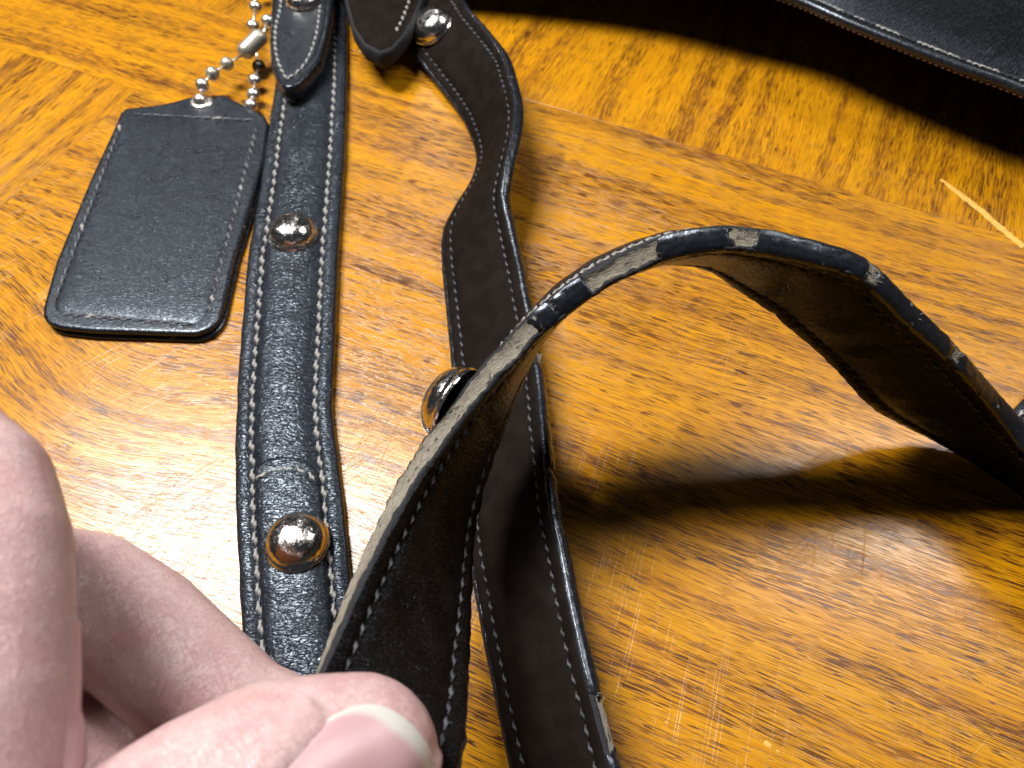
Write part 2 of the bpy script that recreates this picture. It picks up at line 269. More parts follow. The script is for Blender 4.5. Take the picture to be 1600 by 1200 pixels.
def skin_mat():
    m = NT('skin'); co = m.obj()
    a = m.noise(m.scale(co, 120, 120, 120), 1, 3, 0.6)
    b = m.noise(m.scale(co, 520, 520, 520), 1, 3, 0.6)
    c = m.mix(m.ramp(a, 0.32, 0.68), rgb(0.53, 0.375, 0.362), rgb(0.47, 0.290, 0.285))
    c = m.mix(m.ramp(b, 0.40, 0.75, 0, 0.22), c, rgb(0.50, 0.375, 0.37))
    m.set('Base Color', c)
    rm = m.n('ShaderNodeMapping'); rm.inputs['Rotation'].default_value = (0.3, 0.2, math.radians(42)); m.l(co, rm.inputs['Vector'])
    cr = m.noise(m.scale(rm.outputs[0], 1300, 300, 700), 1, 3, 0.6, 0.5)
    rm2 = m.n('ShaderNodeMapping'); rm2.inputs['Rotation'].default_value = (0.2, -0.2, math.radians(-38)); m.l(co, rm2.inputs['Vector'])
    cr2 = m.noise(m.scale(rm2.outputs[0], 1500, 260, 800), 1, 3, 0.6, 0.5)
    cz = m.math('MINIMUM', m.ramp(m.math('ABSOLUTE', m.math('SUBTRACT', cr, 0.5)), 0.0, 0.035), m.ramp(m.math('ABSOLUTE', m.math('SUBTRACT', cr2, 0.5)), 0.0, 0.03))
    fr = m.ramp(m.noise(m.scale(co, 60, 60, 60), 1, 2), 0.50, 0.70, 0.0, 0.55)
    c = m.mix(fr, c, rgb(0.48, 0.280, 0.270))
    c = m.mix(m.math('MULTIPLY_ADD', cz, -0.22, 0.22), c, rgb(0.34, 0.20, 0.20))
    m.set('Base Color', c)
    pore = m.voro(m.scale(co, 2300, 2300, 2300), 1.0)
    h = m.math('ADD', m.math('ADD', m.math('MULTIPLY', cr, 0.8), m.math('MULTIPLY', cr2, 0.6)), m.math('MULTIPLY', pore, 0.35))
    h = m.math('ADD', h, m.math('MULTIPLY', cz, 0.55))
    m.l(m.bump(h, 0.00015, 0.75), m.b.inputs['Normal'])
    m.set('Roughness', m.ramp(b, 0.3, 0.7, 0.36, 0.50)); m.set('Specular IOR Level', 0.4)
    m.set('Subsurface Weight', 0.35); m.set('Subsurface Radius', (1.0, 0.35, 0.22)); m.set('Subsurface Scale', 0.0022)
    return m.m

def nail_mat():
    m = NT('fingernail'); uv = m.uv()                 # x from free edge (0) to root, in mm; y across
    sp = m.n('ShaderNodeSeparateXYZ'); m.l(uv, sp.inputs[0])
    x = m.math('ADD', sp.outputs[0], m.math('MULTIPLY', m.noise(m.scale(uv, 0.6, 0.6, 1), 1, 2), 0.5))
    e = m.math('ADD', x, m.math('ABSOLUTE', m.math('MULTIPLY', m.math('SUBTRACT', sp.outputs[1], 0.62), 1.3)))
    c = m.mix(m.ramp(e, 1.2, 2.2), rgb(0.50, 0.48, 0.44), rgb(0.46, 0.285, 0.295))
    m.set('Base Color', c); m.set('Roughness', 0.30); m.set('Specular IOR Level', 0.45)
    rid = m.noise(m.scale(uv, 0.05, 60.0, 1), 1, 2)
    m.l(m.bump(rid, 0.00004, 0.5), m.b.inputs['Normal'])
    m.set('Subsurface Weight', 0.3); m.set('Subsurface Radius', (1.0, 0.4, 0.3)); m.set('Subsurface Scale', 0.0015); return m.m

M = {}
ROT = math.radians(-24.3)
cs, sn = math.cos(ROT), math.sin(ROT)
def to_tab(p): return Vector((p[0] * cs + p[1] * sn, -p[0] * sn + p[1] * cs, 0))
_ac = to_tab((-108, -5)); _ac2 = to_tab((70, -70))
M['wood_c'] = wood('oak_veneer_centre', 1.0, arcs=[(_ac.x, _ac.y, 46, 40, 17.0)], amount=1.1)
M['wood_l'] = wood('oak_veneer_side', 4.0, amount=1.15)
M['wood_b'] = wood('oak_veneer_border', 9.0, amount=1.0)
M['leather'] = leather('pebbled_black_leather', (0.0065, 0.008, 0.0115), 0.285, 0.75, 2.0, spec=0.50, depth=0.00013)
M['tag_leather'] = leather('smooth_black_leather', (0.0065, 0.0075, 0.010), 0.29, 0.6, 0.7, spec=0.48, depth=0.00007, cell=0.85)
M['lining'] = leather('dull_black_lining', (0.0075, 0.0055, 0.0045), 0.66, 0.16, 0.35, spec=0.03, cell=0.7, dust=0.5, tint=(1, 0.95, 0.9))
M['inner'] = leather('creased_black_lining', (0.0045, 0.0034, 0.003), 0.27, 0.7, 3.4, spec=0.13, depth=0.00024, cell=0.9, tint=(0.60, 0.80, 1.0))
M['bag'] = leather('handbag_leather', (0.0045, 0.005, 0.006), 0.36, 0.4, 0.2, spec=0.18, cell=1.1)
M['paint'] = edge_paint_mat()
M['core'] = core_mat()
M['black_fibre'] = plain('black_fibre_edge', (0.012, 0.013, 0.016), 0.7, spec=0.35, bump=(2200, 0.0004))
M['chrome'] = chrome_mat()
M['nickel'] = plain('nickel', (0.80, 0.77, 0.72), 0.34, 1.0, bump=(700, 0.00006))
M['aged'] = plain('tarnished_metal', (0.42, 0.40, 0.33), 0.42, 0.75, bump=(500, 0.00006))
M['dark_metal'] = plain('dark_metal', (0.10, 0.09, 0.08), 0.35, 1.0)
M['thread_pale'] = thread_mat('pale_thread', (0.29, 0.28, 0.265), (0.14, 0.135, 0.125))
M['thread_dark'] = thread_mat('dark_thread', (0.030, 0.031, 0.036), (0.012, 0.012, 0.014))
M['thread_mid'] = thread_mat('grey_thread', (0.065, 0.066, 0.072), (0.018, 0.018, 0.022))
M['thread_tag'] = thread_mat('charcoal_thread', (0.12, 0.12, 0.13), (0.025, 0.025, 0.03))
M['thread_white'] = thread_mat('worn_white_thread', (0.36, 0.35, 0.33), (0.12, 0.115, 0.11))
M['thread_brown'] = thread_mat('brown_thread', (0.10, 0.045, 0.018), (0.05, 0.02, 0.01))
M['skin'] = skin_mat(); M['nail'] = nail_mat()
M['scratch'] = plain('scratched_varnish', (0.66, 0.36, 0.06), 0.6, bump=(900, 0.0002))
M['fuzz'] = plain('loose_fibre', (0.34, 0.30, 0.23), 0.8)

# ---------------------------------------------------------------- object helpers
def mesh_obj(name, verts, faces, mats, parent=None, smooth=True, fmat=None, uvs=None):
    me = bpy.data.meshes.new(name)
    me.from_pydata([tuple(Vector(v) * MM) for v in verts], [], faces)
    for m in (mats if isinstance(mats, (list, tuple)) else [mats]): me.materials.append(m)
    if fmat: me.polygons.foreach_set('material_index', fmat)
    if smooth: me.polygons.foreach_set('use_smooth', [True] * len(me.polygons))
    if uvs is not None:
        ul = me.uv_layers.new(name='UVMap')
        vi = [0] * len(me.loops); me.loops.foreach_get('vertex_index', vi)
        flat = []
        for i in vi: flat += [uvs[i][0], uvs[i][1]]
        ul.data.foreach_set('uv', flat)
    me.update()
    o = bpy.data.objects.new(name, me); C.objects.link(o)
    if parent: o.parent = parent
    return o
def fix_normals(o):
    bm = bmesh.new(); bm.from_mesh(o.data); bmesh.ops.recalc_face_normals(bm, faces=bm.faces); bm.to_mesh(o.data); bm.free(); return o
def sharp(o, ang=38):
    o.data.set_sharp_from_angle(angle=math.radians(ang)); return o
def thing(name, label, cat, group=None, loc=(0, 0, 0)):
    o = bpy.data.objects.new(name, None); C.objects.link(o)
    o.empty_display_size = 0.01
    o['label'] = label; o['category'] = cat
    if group: o['group'] = group
    return o
def struct(o): o['kind'] = 'structure'; return o
def place(name, me, mat4, parent):
    o = bpy.data.objects.new(name, me); C.objects.link(o); o.parent = parent; o.matrix_local = mat4; return o
def basis(x, y, z, loc):
    m = Matrix.Identity(4)
    for i in range(3): m[i][0] = x[i]; m[i][1] = y[i]; m[i][2] = z[i]; m[i][3] = loc[i] * MM
    return m

def catmull(P, step):
    P = [Vector(p) for p in P]
    A = [P[0] * 2 - P[1]] + P + [P[-1] * 2 - P[-2]]
    out = []
    for i in range(len(P) - 1):
        a, b, c, d = A[i:i + 4]
        n = max(2, int((c - b).length / step * 3) + 1)
        for k in range(n):
            t = k / n
            out.append(0.5 * ((b * 2) + (c - a) * t + (a * 2 - b * 5 + c * 4 - d) * t * t + (b * 3 - a - c * 3 + d) * t ** 3))
    out.append(P[-1])
    return resample(out, step)
def resample(P, step, closed=False):
    if closed: P = P + [P[0]]
    s = [0.0]
    for a, b in zip(P, P[1:]): s.append(s[-1] + (b - a).length)
    n = max(2, round(s[-1] / step)); out = []; j = 0
    for k in range(n + (0 if closed else 1)):
        q = s[-1] * k / n
        while j < len(P) - 2 and s[j + 1] < q: j += 1
        f = (q - s[j]) / max(1e-9, s[j + 1] - s[j]); out.append(P[j].lerp(P[j + 1], f))
    return out

class Band:
    """A strap: an edge line, a width vector at each station, and the frame between them. flip turns the face normal."""
    def __init__(s, rows, flip=1, step=1.2):
        E = []
        P6 = [tuple(r) for r in rows]
        # resample both edges with one parameter
        L = [Vector(r[:3]) for r in rows]; R = [Vector(r[3:6]) for r in rows]
        def cr(A, i, t):
            n = len(A); g = lambda k: A[k] if 0 <= k < n else (A[0] * 2 - A[1] if k < 0 else A[-1] * 2 - A[-2])
            a, b, c, d = g(i - 1), g(i), g(i + 1), g(i + 2)
            return 0.5 * ((b * 2) + (c - a) * t + (a * 2 - b * 5 + c * 4 - d) * t * t + (b * 3 - a - c * 3 + d) * t ** 3)
        pts = []
        for i in range(len(L) - 1):
            m = 24
            for k in range(m): pts.append((cr(L, i, k / m), cr(R, i, k / m)))
        pts.append((L[-1], R[-1]))
        arc = [0.0]
        for a, b in zip(pts, pts[1:]): arc.append(arc[-1] + ((b[0] - a[0]).length + (b[1] - a[1]).length) / 2)
        edge = [0.0]
        for a, b in zip(pts, pts[1:]): edge.append(edge[-1] + (b[0] - a[0]).length)
        n = round(arc[-1] / step); s.q = []; s.edge = []; j = 0
        for k in range(n + 1):
            q = arc[-1] * k / n
            while j < len(arc) - 2 and arc[j + 1] < q: j += 1
            f = (q - arc[j]) / max(1e-9, arc[j + 1] - arc[j])
            s.q.append((pts[j][0].lerp(pts[j + 1][0], f), pts[j][1].lerp(pts[j + 1][1], f)))
            s.edge.append(edge[j] + (edge[j + 1] - edge[j]) * f)
        s.n = n + 1; s.step = arc[-1] / n; s.len = arc[-1]; s.flip = flip
        s.fr = []
        for k in range(s.n):
            a, b = max(0, k - 1), min(s.n - 1, k + 1)
            ca = (s.q[a][0] + s.q[a][1]) / 2; cb = (s.q[b][0] + s.q[b][1]) / 2
            T = (cb - ca).normalized(); W = s.q[k][1] - s.q[k][0]; w = W.length; W = W / w
            N = W.cross(T) * flip; N.normalize()
            s.fr.append((s.q[k][0], W, N, T, w))
    def frame(s, u):
        x = min(max(u / s.step, 0), s.n - 1.001); k = int(x); f = x - k
        a, b = s.fr[k], s.fr[k + 1]
        return (a[0].lerp(b[0], f), a[1].lerp(b[1], f).normalized(), a[2].lerp(b[2], f).normalized(), a[3].lerp(b[3], f).normalized(), a[4] + (b[4] - a[4]) * f)
    def pt(s, u, v, h):
        """v in mm of a 25 mm wide strap"""
        o, W, N, T, w = s.frame(u); return o + W * (v * w / 25.0) + N * h

def sweep(name, band, prof, mats, parent, u0=0.0, u1=None, modh=None, closed=True, step=None, skew=None):
    """prof: list of (v, h, material index of the face that starts here)"""
    u1 = band.len if u1 is None else u1
    st = step or band.step; n = max(2, round((u1 - u0) / st)); V = []; UV = []; F = []; FM = []
    per = [0.0]
    for a, b in zip(prof, prof[1:]): per.append(per[-1] + math.hypot(b[0] - a[0], b[1] - a[1]))
    m = len(prof)
    for i in range(n + 1):
        u = u0 + (u1 - u0) * i / n
        for j, p in enumerate(prof):
            uu = u
            if skew and i in (0, n): uu = u + skew(j, i == 0)
            v, h = p[0], p[1]
            if modh: v, h = modh(uu, v, h, j)
            V.append(band.pt(uu, v, h)); UV.append((uu / 10.0, per[j] / 10.0))
    for i in range(n):
        for j in range(m if closed else m - 1):
            k = (j + 1) % m
            F.append((i * m + j, i * m + k, (i + 1) * m + k, (i + 1) * m + j)); FM.append(prof[j][2])
    if closed:
        F.append(tuple(range(m))[::-1]); FM.append(prof[0][2]); F.append(tuple(n * m + j for j in range(m))); FM.append(prof[0][2])
    return fix_normals(mesh_obj(name, V, F, mats, parent, True, FM, UV))

def nz(x, y=0.0, z=0.0): return noise.noise((x, y, z))

# stitch: one shared twisted thread mesh, its length along X
def stitch_mesh(name, L, r, mat, turns=1.0):
    V = []; F = []; R = 6; S = 6
    for i in range(R + 1):
        t = i / R; env = math.sin(math.pi * min(1, max(0, 0.10 + 0.8 * t))) ** 0.55
        for j in range(S):
            a = 2 * math.pi * j / S + turns * math.pi * t
            y = math.cos(2 * math.pi * j / S) * r * 1.15 * env; z = math.sin(2 * math.pi * j / S) * r * 0.62 * env
            ca, sa = math.cos(turns * math.pi * t), math.sin(turns * math.pi * t)
            V.append(((t - .5) * L, y * ca - z * sa, (y * sa + z * ca) * 0.85 - abs(t - .5) * r * 0.9))
    for i in range(R):
        for j in range(S):
            F.append((i * S + j, i * S + (j + 1) % S, (i + 1) * S + (j + 1) % S, (i + 1) * S + j))
    F.append(tuple(range(S))[::-1]); F.append(tuple(R * S + j for j in range(S)))
    me = bpy.data.meshes.new(name); me.from_pydata([tuple(Vector(v) * MM) for v in V], [], F); me.materials.append(mat)
    me.polygons.foreach_set('use_smooth', [True] * len(me.polygons)); me.update(); return me
ST_PALE = stitch_mesh('stitch', 3.0, 0.62, M['thread_pale'], 1.6)
ST_DARK = stitch_mesh('stitch', 2.7, 0.50, M['thread_dark'], 1.5)
ST_MID = stitch_mesh('stitch', 2.7, 0.50, M['thread_mid'], 1.5)
ST_TAG = stitch_mesh('stitch', 3.0, 0.58, M['thread_tag'], 1.5)
ST_WHITE = stitch_mesh('stitch', 2.6, 0.50, M['thread_white'], 1.5)
ST_BROWN = stitch_mesh('stitch', 2.4, 0.50, M['thread_brown'], 1.5)
def add_stitch(me, p, T, N, parent, tilt=0.0, s=1.0):
    T = T.normalized(); N = (N - T * N.dot(T)).normalized(); Y = N.cross(T)
    T2 = T * math.cos(tilt) + Y * math.sin(tilt); Y2 = N.cross(T2)
    return place('stitch', me, basis(T2 * s, Y2 * s, N * s, p), parent)
def stitch_row(band, me, v, h, parent, u0, u1, pitch, tilt=0.12, s=1.0, pick=None):
    u = u0
    while u < u1:
        o, W, N, T, w = band.frame(u)
        m_ = pick(u) if pick else me
        if m_: add_stitch(m_, band.pt(u, v + random.uniform(-.12, .12), h), T, N, parent, tilt + random.uniform(-.1, .1), s * random.uniform(.92, 1.08))
        u += pitch * random.uniform(.96, 1.04)
def stitch_path(P, me, parent, pitch, N=Vector((0, 0, 1)), tilt=0.12, s=1.0, pick=None):
    Q = resample([Vector(p) for p in P], pitch)
    for i, (a, b) in enumerate(zip(Q, Q[1:])):
        m_ = pick(i) if pick else me
        if m_: add_stitch(m_, (a + b) / 2, b - a, N, parent, tilt + random.uniform(-.1, .1), s * random.uniform(.92, 1.08))

# dome rivet
def rivet_mesh(r, hgt):
    prof = [(r * 1.00, -0.3), (r * 1.03, 0.05), (r * 1.02, 0.45), (r * 0.97, 0.62)]
    for k in range(1, 13):
        a = k / 12 * math.pi / 2; prof.append((r * 0.97 * math.cos(a) ** 0.8, 0.62 + (hgt - 0.62) * math.sin(a)))
    S = 40; V = []; F = []
    for p in prof[:-1]:
        for j in range(S): V.append((p[0] * math.cos(2 * math.pi * j / S), p[0] * math.sin(2 * math.pi * j / S), p[1]))
    V.append((0, 0, hgt)); n = len(prof) - 1
    for i in range(n - 1):
        for j in range(S): F.append((i * S + j, i * S + (j + 1) % S, (i + 1) * S + (j + 1) % S, (i + 1) * S + j))
    for j in range(S): F.append(((n - 1) * S + j, (n - 1) * S + (j + 1) % S, len(V) - 1))
    me = bpy.data.meshes.new('rivet'); me.from_pydata([tuple(Vector(v) * MM) for v in V], [], F); me.materials.append(M['chrome'])
    me.polygons.foreach_set('use_smooth', [True] * len(me.polygons)); me.update(); return me
RIV = rivet_mesh(6.5, 4.9)
def add_rivet(p, N, parent, spin=0.0, s=1.0):
    N = N.normalized(); X = N.orthogonal().normalized(); X = Quaternion(N, spin) @ X; Y = N.cross(X)
    return place('rivet', RIV, basis(X * s, Y * s, N * s, p), parent)

# flat piece cut from sheet: outline loop (CCW or CW) with rounded rims
def inset(loop, d):
    n = len(loop); area = sum(loop[i].x * loop[(i + 1) % n].y - loop[(i + 1) % n].x * loop[i].y for i in range(n)); sg = 1 if area > 0 else -1
    out = []
    for i in range(n):
        a, b, c = loop[i - 1], loop[i], loop[(i + 1) % n]
        t = (c - a); t.z = 0; t.normalize(); out.append(b + Vector((-t.y, t.x, 0)) * d * sg)
    return out
def plate(name, outline, rings, mats, parent, step=1.5, top_mat=0, bump=None, uvrot=0.0):
    """rings: list of (inset, z, material) from the bottom outline up and in; ends with a filled top"""
    loop = resample([Vector(p) for p in outline], step, True)
    n = len(loop); V = []; F = []; FM = []
    base_in = inset(loop, 1.2); cen = sum(loop, Vector()) / n; rad = sum((q - cen).length for q in loop) / n
    for (d, z, m_) in rings:
        if d <= 1.2: L = inset(loop, d) if d else loop
        else:
            f = 1 - (d - 1.2) / rad; L = [Vector((cen.x + (q.x - cen.x) * f, cen.y + (q.y - cen.y) * f, q.z)) for q in base_in]
        for q in L: V.append(Vector((q.x, q.y, z + (bump(q.x, q.y, d) if bump else 0))))
    k = len(rings)
    F.append(tuple(range(n))[::-1]); FM.append(rings[0][2])
    for i in range(k - 1):
        for j in range(n):
            F.append((i * n + j, i * n + (j + 1) % n, (i + 1) * n + (j + 1) % n, (i + 1) * n + j)); FM.append(rings[i][2])
    # inner rings to the centroid line
    last = V[-n:]; cx = sum((q for q in last), Vector()) / n
    prev = (k - 1) * n
    for f in (0.75, 0.5, 0.25):
        st = len(V)
        for q in last:
            p = cx.lerp(q, f); V.append(Vector((p.x, p.y, q.z + (bump(p.x, p.y, 99) if bump else 0) * 0.0)))
        for j in range(n): F.append((prev + j, prev + (j + 1) % n, st + (j + 1) % n, st + j)); FM.append(top_mat)
        prev = st
    F.append(tuple(prev + j for j in range(n))); FM.append(top_mat)
    c, s_ = math.cos(uvrot), math.sin(uvrot)
    UV = [((v.y * c + v.x * s_) / 10, (v.x * c - v.y * s_) / 10 + v.z / 10) for v in V]
    return fix_normals(mesh_obj(name, V, F, mats, parent, True, FM, UV))

# ---------------------------------------------------------------- table top: veneer panels with their own grain
def make_table():
    root = bpy.data.objects.new('tabletop', None); C.objects.link(root); struct(root)
    root['label'] = 'glossy golden oak table top with inlaid veneer panels'
    root.rotation_euler = (0, 0, ROT)
    kx, ky, by = -174.0, 59.7, 112.0
    G = 0.03
    def panel(poly, mat, turned):
        bm = bmesh.new()
        P = [Vector((x, y, 0)) for x, y in poly]
        if turned: P = [Vector((p.y, -p.x, 0)) for p in P]
        vs = [bm.verts.new(p * MM) for p in P]; f = bm.faces.new(vs)
        r = bmesh.ops.extrude_face_region(bm, geom=[f]); ev = [g for g in r['geom'] if isinstance(g, bmesh.types.BMVert)]
        for q in ev: q.co.z -= 18 * MM
        bmesh.ops.recalc_face_normals(bm, faces=bm.faces)
        top = [e for e in bm.edges if all(abs(q.co.z) < 1e-7 for q in e.verts)]
        bmesh.ops.bevel(bm, geom=top, offset=0.09 * MM, segments=2, affect='EDGES', profile=0.5)
        me = bpy.data.meshes.new('veneer_panel'); bm.to_mesh(me); bm.free(); me.materials.append(mat)
        o = bpy.data.objects.new('veneer_panel', me); C.objects.link(o); o.parent = root
        if turned: o.rotation_euler = (0, 0, math.radians(90))
        return o
    X0, X1, Y0, Y1 = -620, 620, -420, 420
    panel([(kx + G, Y0), (X1, Y0), (X1, by - G), (X0, by - G), (X0, ky + G), (kx + G, ky + G)], M['wood_c'], False)
    panel([(X0, Y0), (kx - G, Y0), (kx - G, ky - G), (X0, ky - G)], M['wood_l'], True)
    panel([(X0, by + G), (X1, by + G), (X1, 230), (X0, 230)], M['wood_b'], True)
    panel([(X0, 230 + 2 * G), (X1, 230 + 2 * G), (X1, Y1), (X0, Y1)], M['wood_c'], False)
    # pale scratch across the border veneer
    P = catmull(SCRATCH, 0.8); V = []; F = []
    for i, p in enumerate(P):
        a, b = P[max(0, i - 1)], P[min(len(P) - 1, i + 1)]; t = (b - a).normalized(); s = Vector((-t.y, t.x, 0))
        wd = (0.55 + 0.55 * min(1, i / 12)) * (1 + 0.5 * nz(i * 0.7)); off = 0.35 * nz(i * 0.21, 5)
        for q in (p + s * (off - wd), p + s * (off - wd * .4), p + s * (off + wd * .4), p + s * (off + wd)):
            x = to_tab(q); V.append(Vector((x.x, x.y, 0.03)))
        V[-2].z = V[-3].z = 0.07
    for i in range(len(P) - 1):
        for j in range(3): F.append((i * 4 + j, i * 4 + j + 1, i * 4 + 5 + j, i * 4 + 4 + j))
    mesh_obj('scratch', V, F, M['scratch'], root)
    # flecks of glitter and crumbs lying on the varnish, dents
    for (x, y, r) in [(5, -75, 0.8), (52, -88, 1.1), (54, -89.5, 0.5), (32, -84, 0.45), (58, -96, 1.4), (70, -47, 0.5)]:
        q = to_tab((x, y)); V = []; S = 7
        for k in range(S): 
            rr = r * (0.6 + 0.6 * random.random()); V.append((q.x + rr * math.cos(k * 6.283 / S), q.y + rr * 0.6 * math.sin(k * 6.283 / S), 0.03))
        V.append((q.x, q.y, 0.16)); F = [(k, (k + 1) % S, S) for k in range(S)]
        mesh_obj('crumb', V, F, M['scratch'], root, smooth=False)
make_table()

GRP = 'straps of the black handbag'
# ---------------------------------------------------------------- flat strap with rivets (left)
SA = Band(STRAP_A, flip=-1)
def u_at_y(band, y):
    return min((k * band.step for k in range(band.n)), key=lambda u: abs(band.pt(u, 12.5, 0).y - y))
def make_strap_a():
    root = thing('leather_strap', 'flat black strap with pale stitching and two domed rivets beside the hang tag', 'strap', GRP)
    t = 3.1
    prof = [(1.0, -t, 2), (24.0, -t, 1), (24.7, -t + .3, 1), (25.0, -t * .5, 1), (24.8, -.45, 1), (24.2, -.02, 0), (22.6, .12, 0), (21.5, .06, 0),
            (20.95, -.32, 0), (20.6, -.42, 0), (20.2, -.25, 0), (19.6, .30, 0), (18.0, .85, 0), (15.5, 1.2, 0), (12.5, 1.3, 0), (9.5, 1.2, 0), (7.0, .85, 0), (5.4, .30, 0),
            (4.8, -.25, 0), (4.4, -.42, 0), (4.05, -.32, 0), (3.5, .06, 0), (2.4, .12, 0), (0.8, -.02, 1), (0.2, -.45, 1), (0, -t * .5, 1), (0.3, -t + .3, 1)]
    def mod(u, v, h, j):
        if h > -0.5 and 4.2 < v < 20.8:
            k = math.sin(math.pi * (v - 4.2) / 16.6)
            h += k * (0.22 * nz(u * 0.22, v * 0.05) + 0.16 * nz(u * 0.55, v * 0.12, 3))
        elif h > -0.6: h += 0.10 * nz(u * 0.25, v, 9)
        if v < 1 or v > 24: v += 0.22 * nz(u * 0.16, 0 if v < 1 else 8)
        return v, h
    sweep('strap_body', SA, prof, [M['leather'], M['paint'], M['lining']], root, modh=mod)
    stitch_row(SA, ST_PALE, 4.35, 0.02, root, 20, SA.len - 6, 4.15, 0.16, 1.22)
    stitch_row(SA, ST_PALE, 20.65, 0.02, root, 20, SA.len - 6, 4.15, 0.16, 1.22)
    # patch laid over the lower end
    ua = u_at_y(SA, -24.6)
    V = []; F = []; UV = []; rows = []
    vs = [4.9, 5.0, 5.3, 6.2, 7.6, 9.2, 10.9, 12.5, 14.1, 15.8, 17.4, 18.8, 19.7, 20.0, 20.1]
    hh = [0.1, 0.75, 1.15, 1.55, 1.85, 2.0, 2.08, 2.1, 2.08, 2.0, 1.85, 1.55, 1.15, .75, .1]
    n = int((SA.len - 8 - ua) / 1.2)
    for i in range(-2, n + 1):
        for v, h in zip(vs, hh):
            x = (v - 12.5) / 7.6
            head = ua + 5.5 * (1 - math.sqrt(max(0, 1 - min(1, abs(x)) ** 2.6)))
            if i < 0: u = head - (0.06 if i == -2 else -0.12); h2 = 0.5 if i == -2 else h - 0.12 - 0.2
            else: u = max(head + 0.5, head + 0.5 + (SA.len - 8 - head - 0.5) * i / n); h2 = h + 0.14 * nz(u * .4, v * .1, 2) * (1 if 6 < v < 19 else 0) - 0.5 * math.exp(-((u - head - 3.3) / 0.7) ** 2) * (1 if 5.4 < v < 19.6 else 0)
            V.append(SA.pt(u, v, h2)); UV.append((u / 10, v / 10))
    m = len(vs)
    for i in range(n + 2):
        for j in range(m - 1): F.append((i * m + j, i * m + j + 1, (i + 1) * m + j + 1, (i + 1) * m + j))
    patch = fix_normals(mesh_obj('patch', V, F, [M['leather']], root, uvs=UV))
    arc = []
    for k in range(26):
        v = 5.6 + (19.5 - 5.6) * k / 25; x = (v - 12.5) / 7.6
        u = ua + 5.5 * (1 - math.sqrt(max(0, 1 - abs(x) ** 2.6))) + 3.4
        arc.append(SA.pt(u, v, 1.75 - 0.4 * abs(x) ** 4))
    stitch_path(arc, ST_PALE, patch, 3.5, tilt=-0.2, s=1.05)
    # rivets
    for (y, v, h) in ((50.6, 12.3, 1.15), (-46.8, 14.2, 1.95)):
        u = u_at_y(SA, y); o, W, N, T, w = SA.frame(u)
        add_rivet(SA.pt(u, v, h), N, root, random.random() * 6, 1.1)
    # pointed tab lying over the strap
    rim = [(0.8, 5.6, 1), (0.1, 6.2, 1), (0, 8.5, 1), (0.1, 10.9, 1), (0.5, 11.7, 1), (1.1, 12.0, 1), (1.7, 11.9, 0), (2.4, 11.75, 0), (3.2, 11.6, 0), (3.8, 11.9, 0), (4.8, 12.2, 0)]
    tab = plate('tab', TAB, rim, [M['tag_leather'], M['paint']], root, 1.2)
    stitch_path(catmull(TAB_SEAM, 0.8), ST_PALE, tab, 3.3, tilt=0.15)
    add_rivet(Vector((-76.8, 160.5, 12.1)), Vector((0, 0, 1)), root, 1.0)
    return root
make_strap_a()

# shells of edge paint on the edge at v = 0 (or v = 25)
def paint_shell(band, parent, u0, u1, side, t=2.0, grow=0.35, seed=0):
    pr = [(1.3, t - .02), (0.75, t + .08), (0.1, t - .10), (-.28, t * .6), (-.42, 0), (-.28, -t * .6), (0.1, -t + .10), (0.75, -t - .08), (1.3, -t + .02)]
    inn = [(1.3, -t + .3), (.5, -t + .4), (.1, 0), (.5, t - .4), (1.3, t - .3)]
    P = [(v, h, 0) for v, h in pr] + [(v, h, 0) for v, h in inn]
    if side: P = [(25 - v, h, 0) for v, h, _ in P]
    def fine(L): return [((a[0] + (b[0] - a[0]) * k / 3), (a[1] + (b[1] - a[1]) * k / 3), 0) for a, b in zip(L, L[1:]) for k in range(3)] + [L[-1]]
    P = fine(P[:9]) + P[9:]
    rag = [2.0 * nz(j * .16, seed * 3.1, 1) + random.uniform(-.4, .4) for j in range(len(P))]; rag2 = [2.0 * nz(j * .16, seed * 3.1, 7) + random.uniform(-.4, .4) for j in range(len(P))]
    def md(u, v, h, j):
        k = 0.13 * nz(u * .5, j * .3, seed) + .06 * nz(u * 1.7, j * .6, seed)
        e = min(1.0, max(0.0, min(u - u0, u1 - u) / 1.6)); lift = (1 - e) * 0.30        # flaking ends lie closer
        if j < 25: v += (lift if not side else -lift); h *= 1 - .04 * (1 - e)
        return v + k, h + 0.08 * nz(u * .35, j * .2, seed + 4)
    return sweep('edge_paint', band, P, [M['paint']], parent, u0, u1, modh=md, skew=lambda j, first: (rag if first else rag2)[j])

def fuzz(parent, band, u, v, spread, count, side=-1):
    V = []; F = []
    for _ in range(count):
        a = band.pt(u + random.uniform(-spread, spread), v + side * random.uniform(0, .2), random.uniform(-1.3, 1.3))
        o, W, N, T, w = band.frame(u)
        d = (W * side * random.uniform(.3, 1) + T * random.uniform(-1, 1) + N * random.uniform(-.8, .8)).normalized() * random.uniform(.5, 1.4)
        s = d.orthogonal().normalized() * 0.05; b0 = len(V); q = d.cross(s).normalized() * 0.05
        mid = a + d * .55 + N * random.uniform(-.2, .2)
        for p, k in ((a, 1.0), (mid, .8), (a + d, .3)):
            V += [p + s * k, p - s * .5 * k + q * .87 * k, p - s * .5 * k - q * .87 * k]
        for i in range(2):
            for j in range(3): F.append((b0 + i * 3 + j, b0 + i * 3 + (j + 1) % 3, b0 + i * 3 + 3 + (j + 1) % 3, b0 + i * 3 + 3 + j))
    o = mesh_obj('frayed_fibre', V, F, M['fuzz'], parent); o['kind'] = 'stuff'; return o

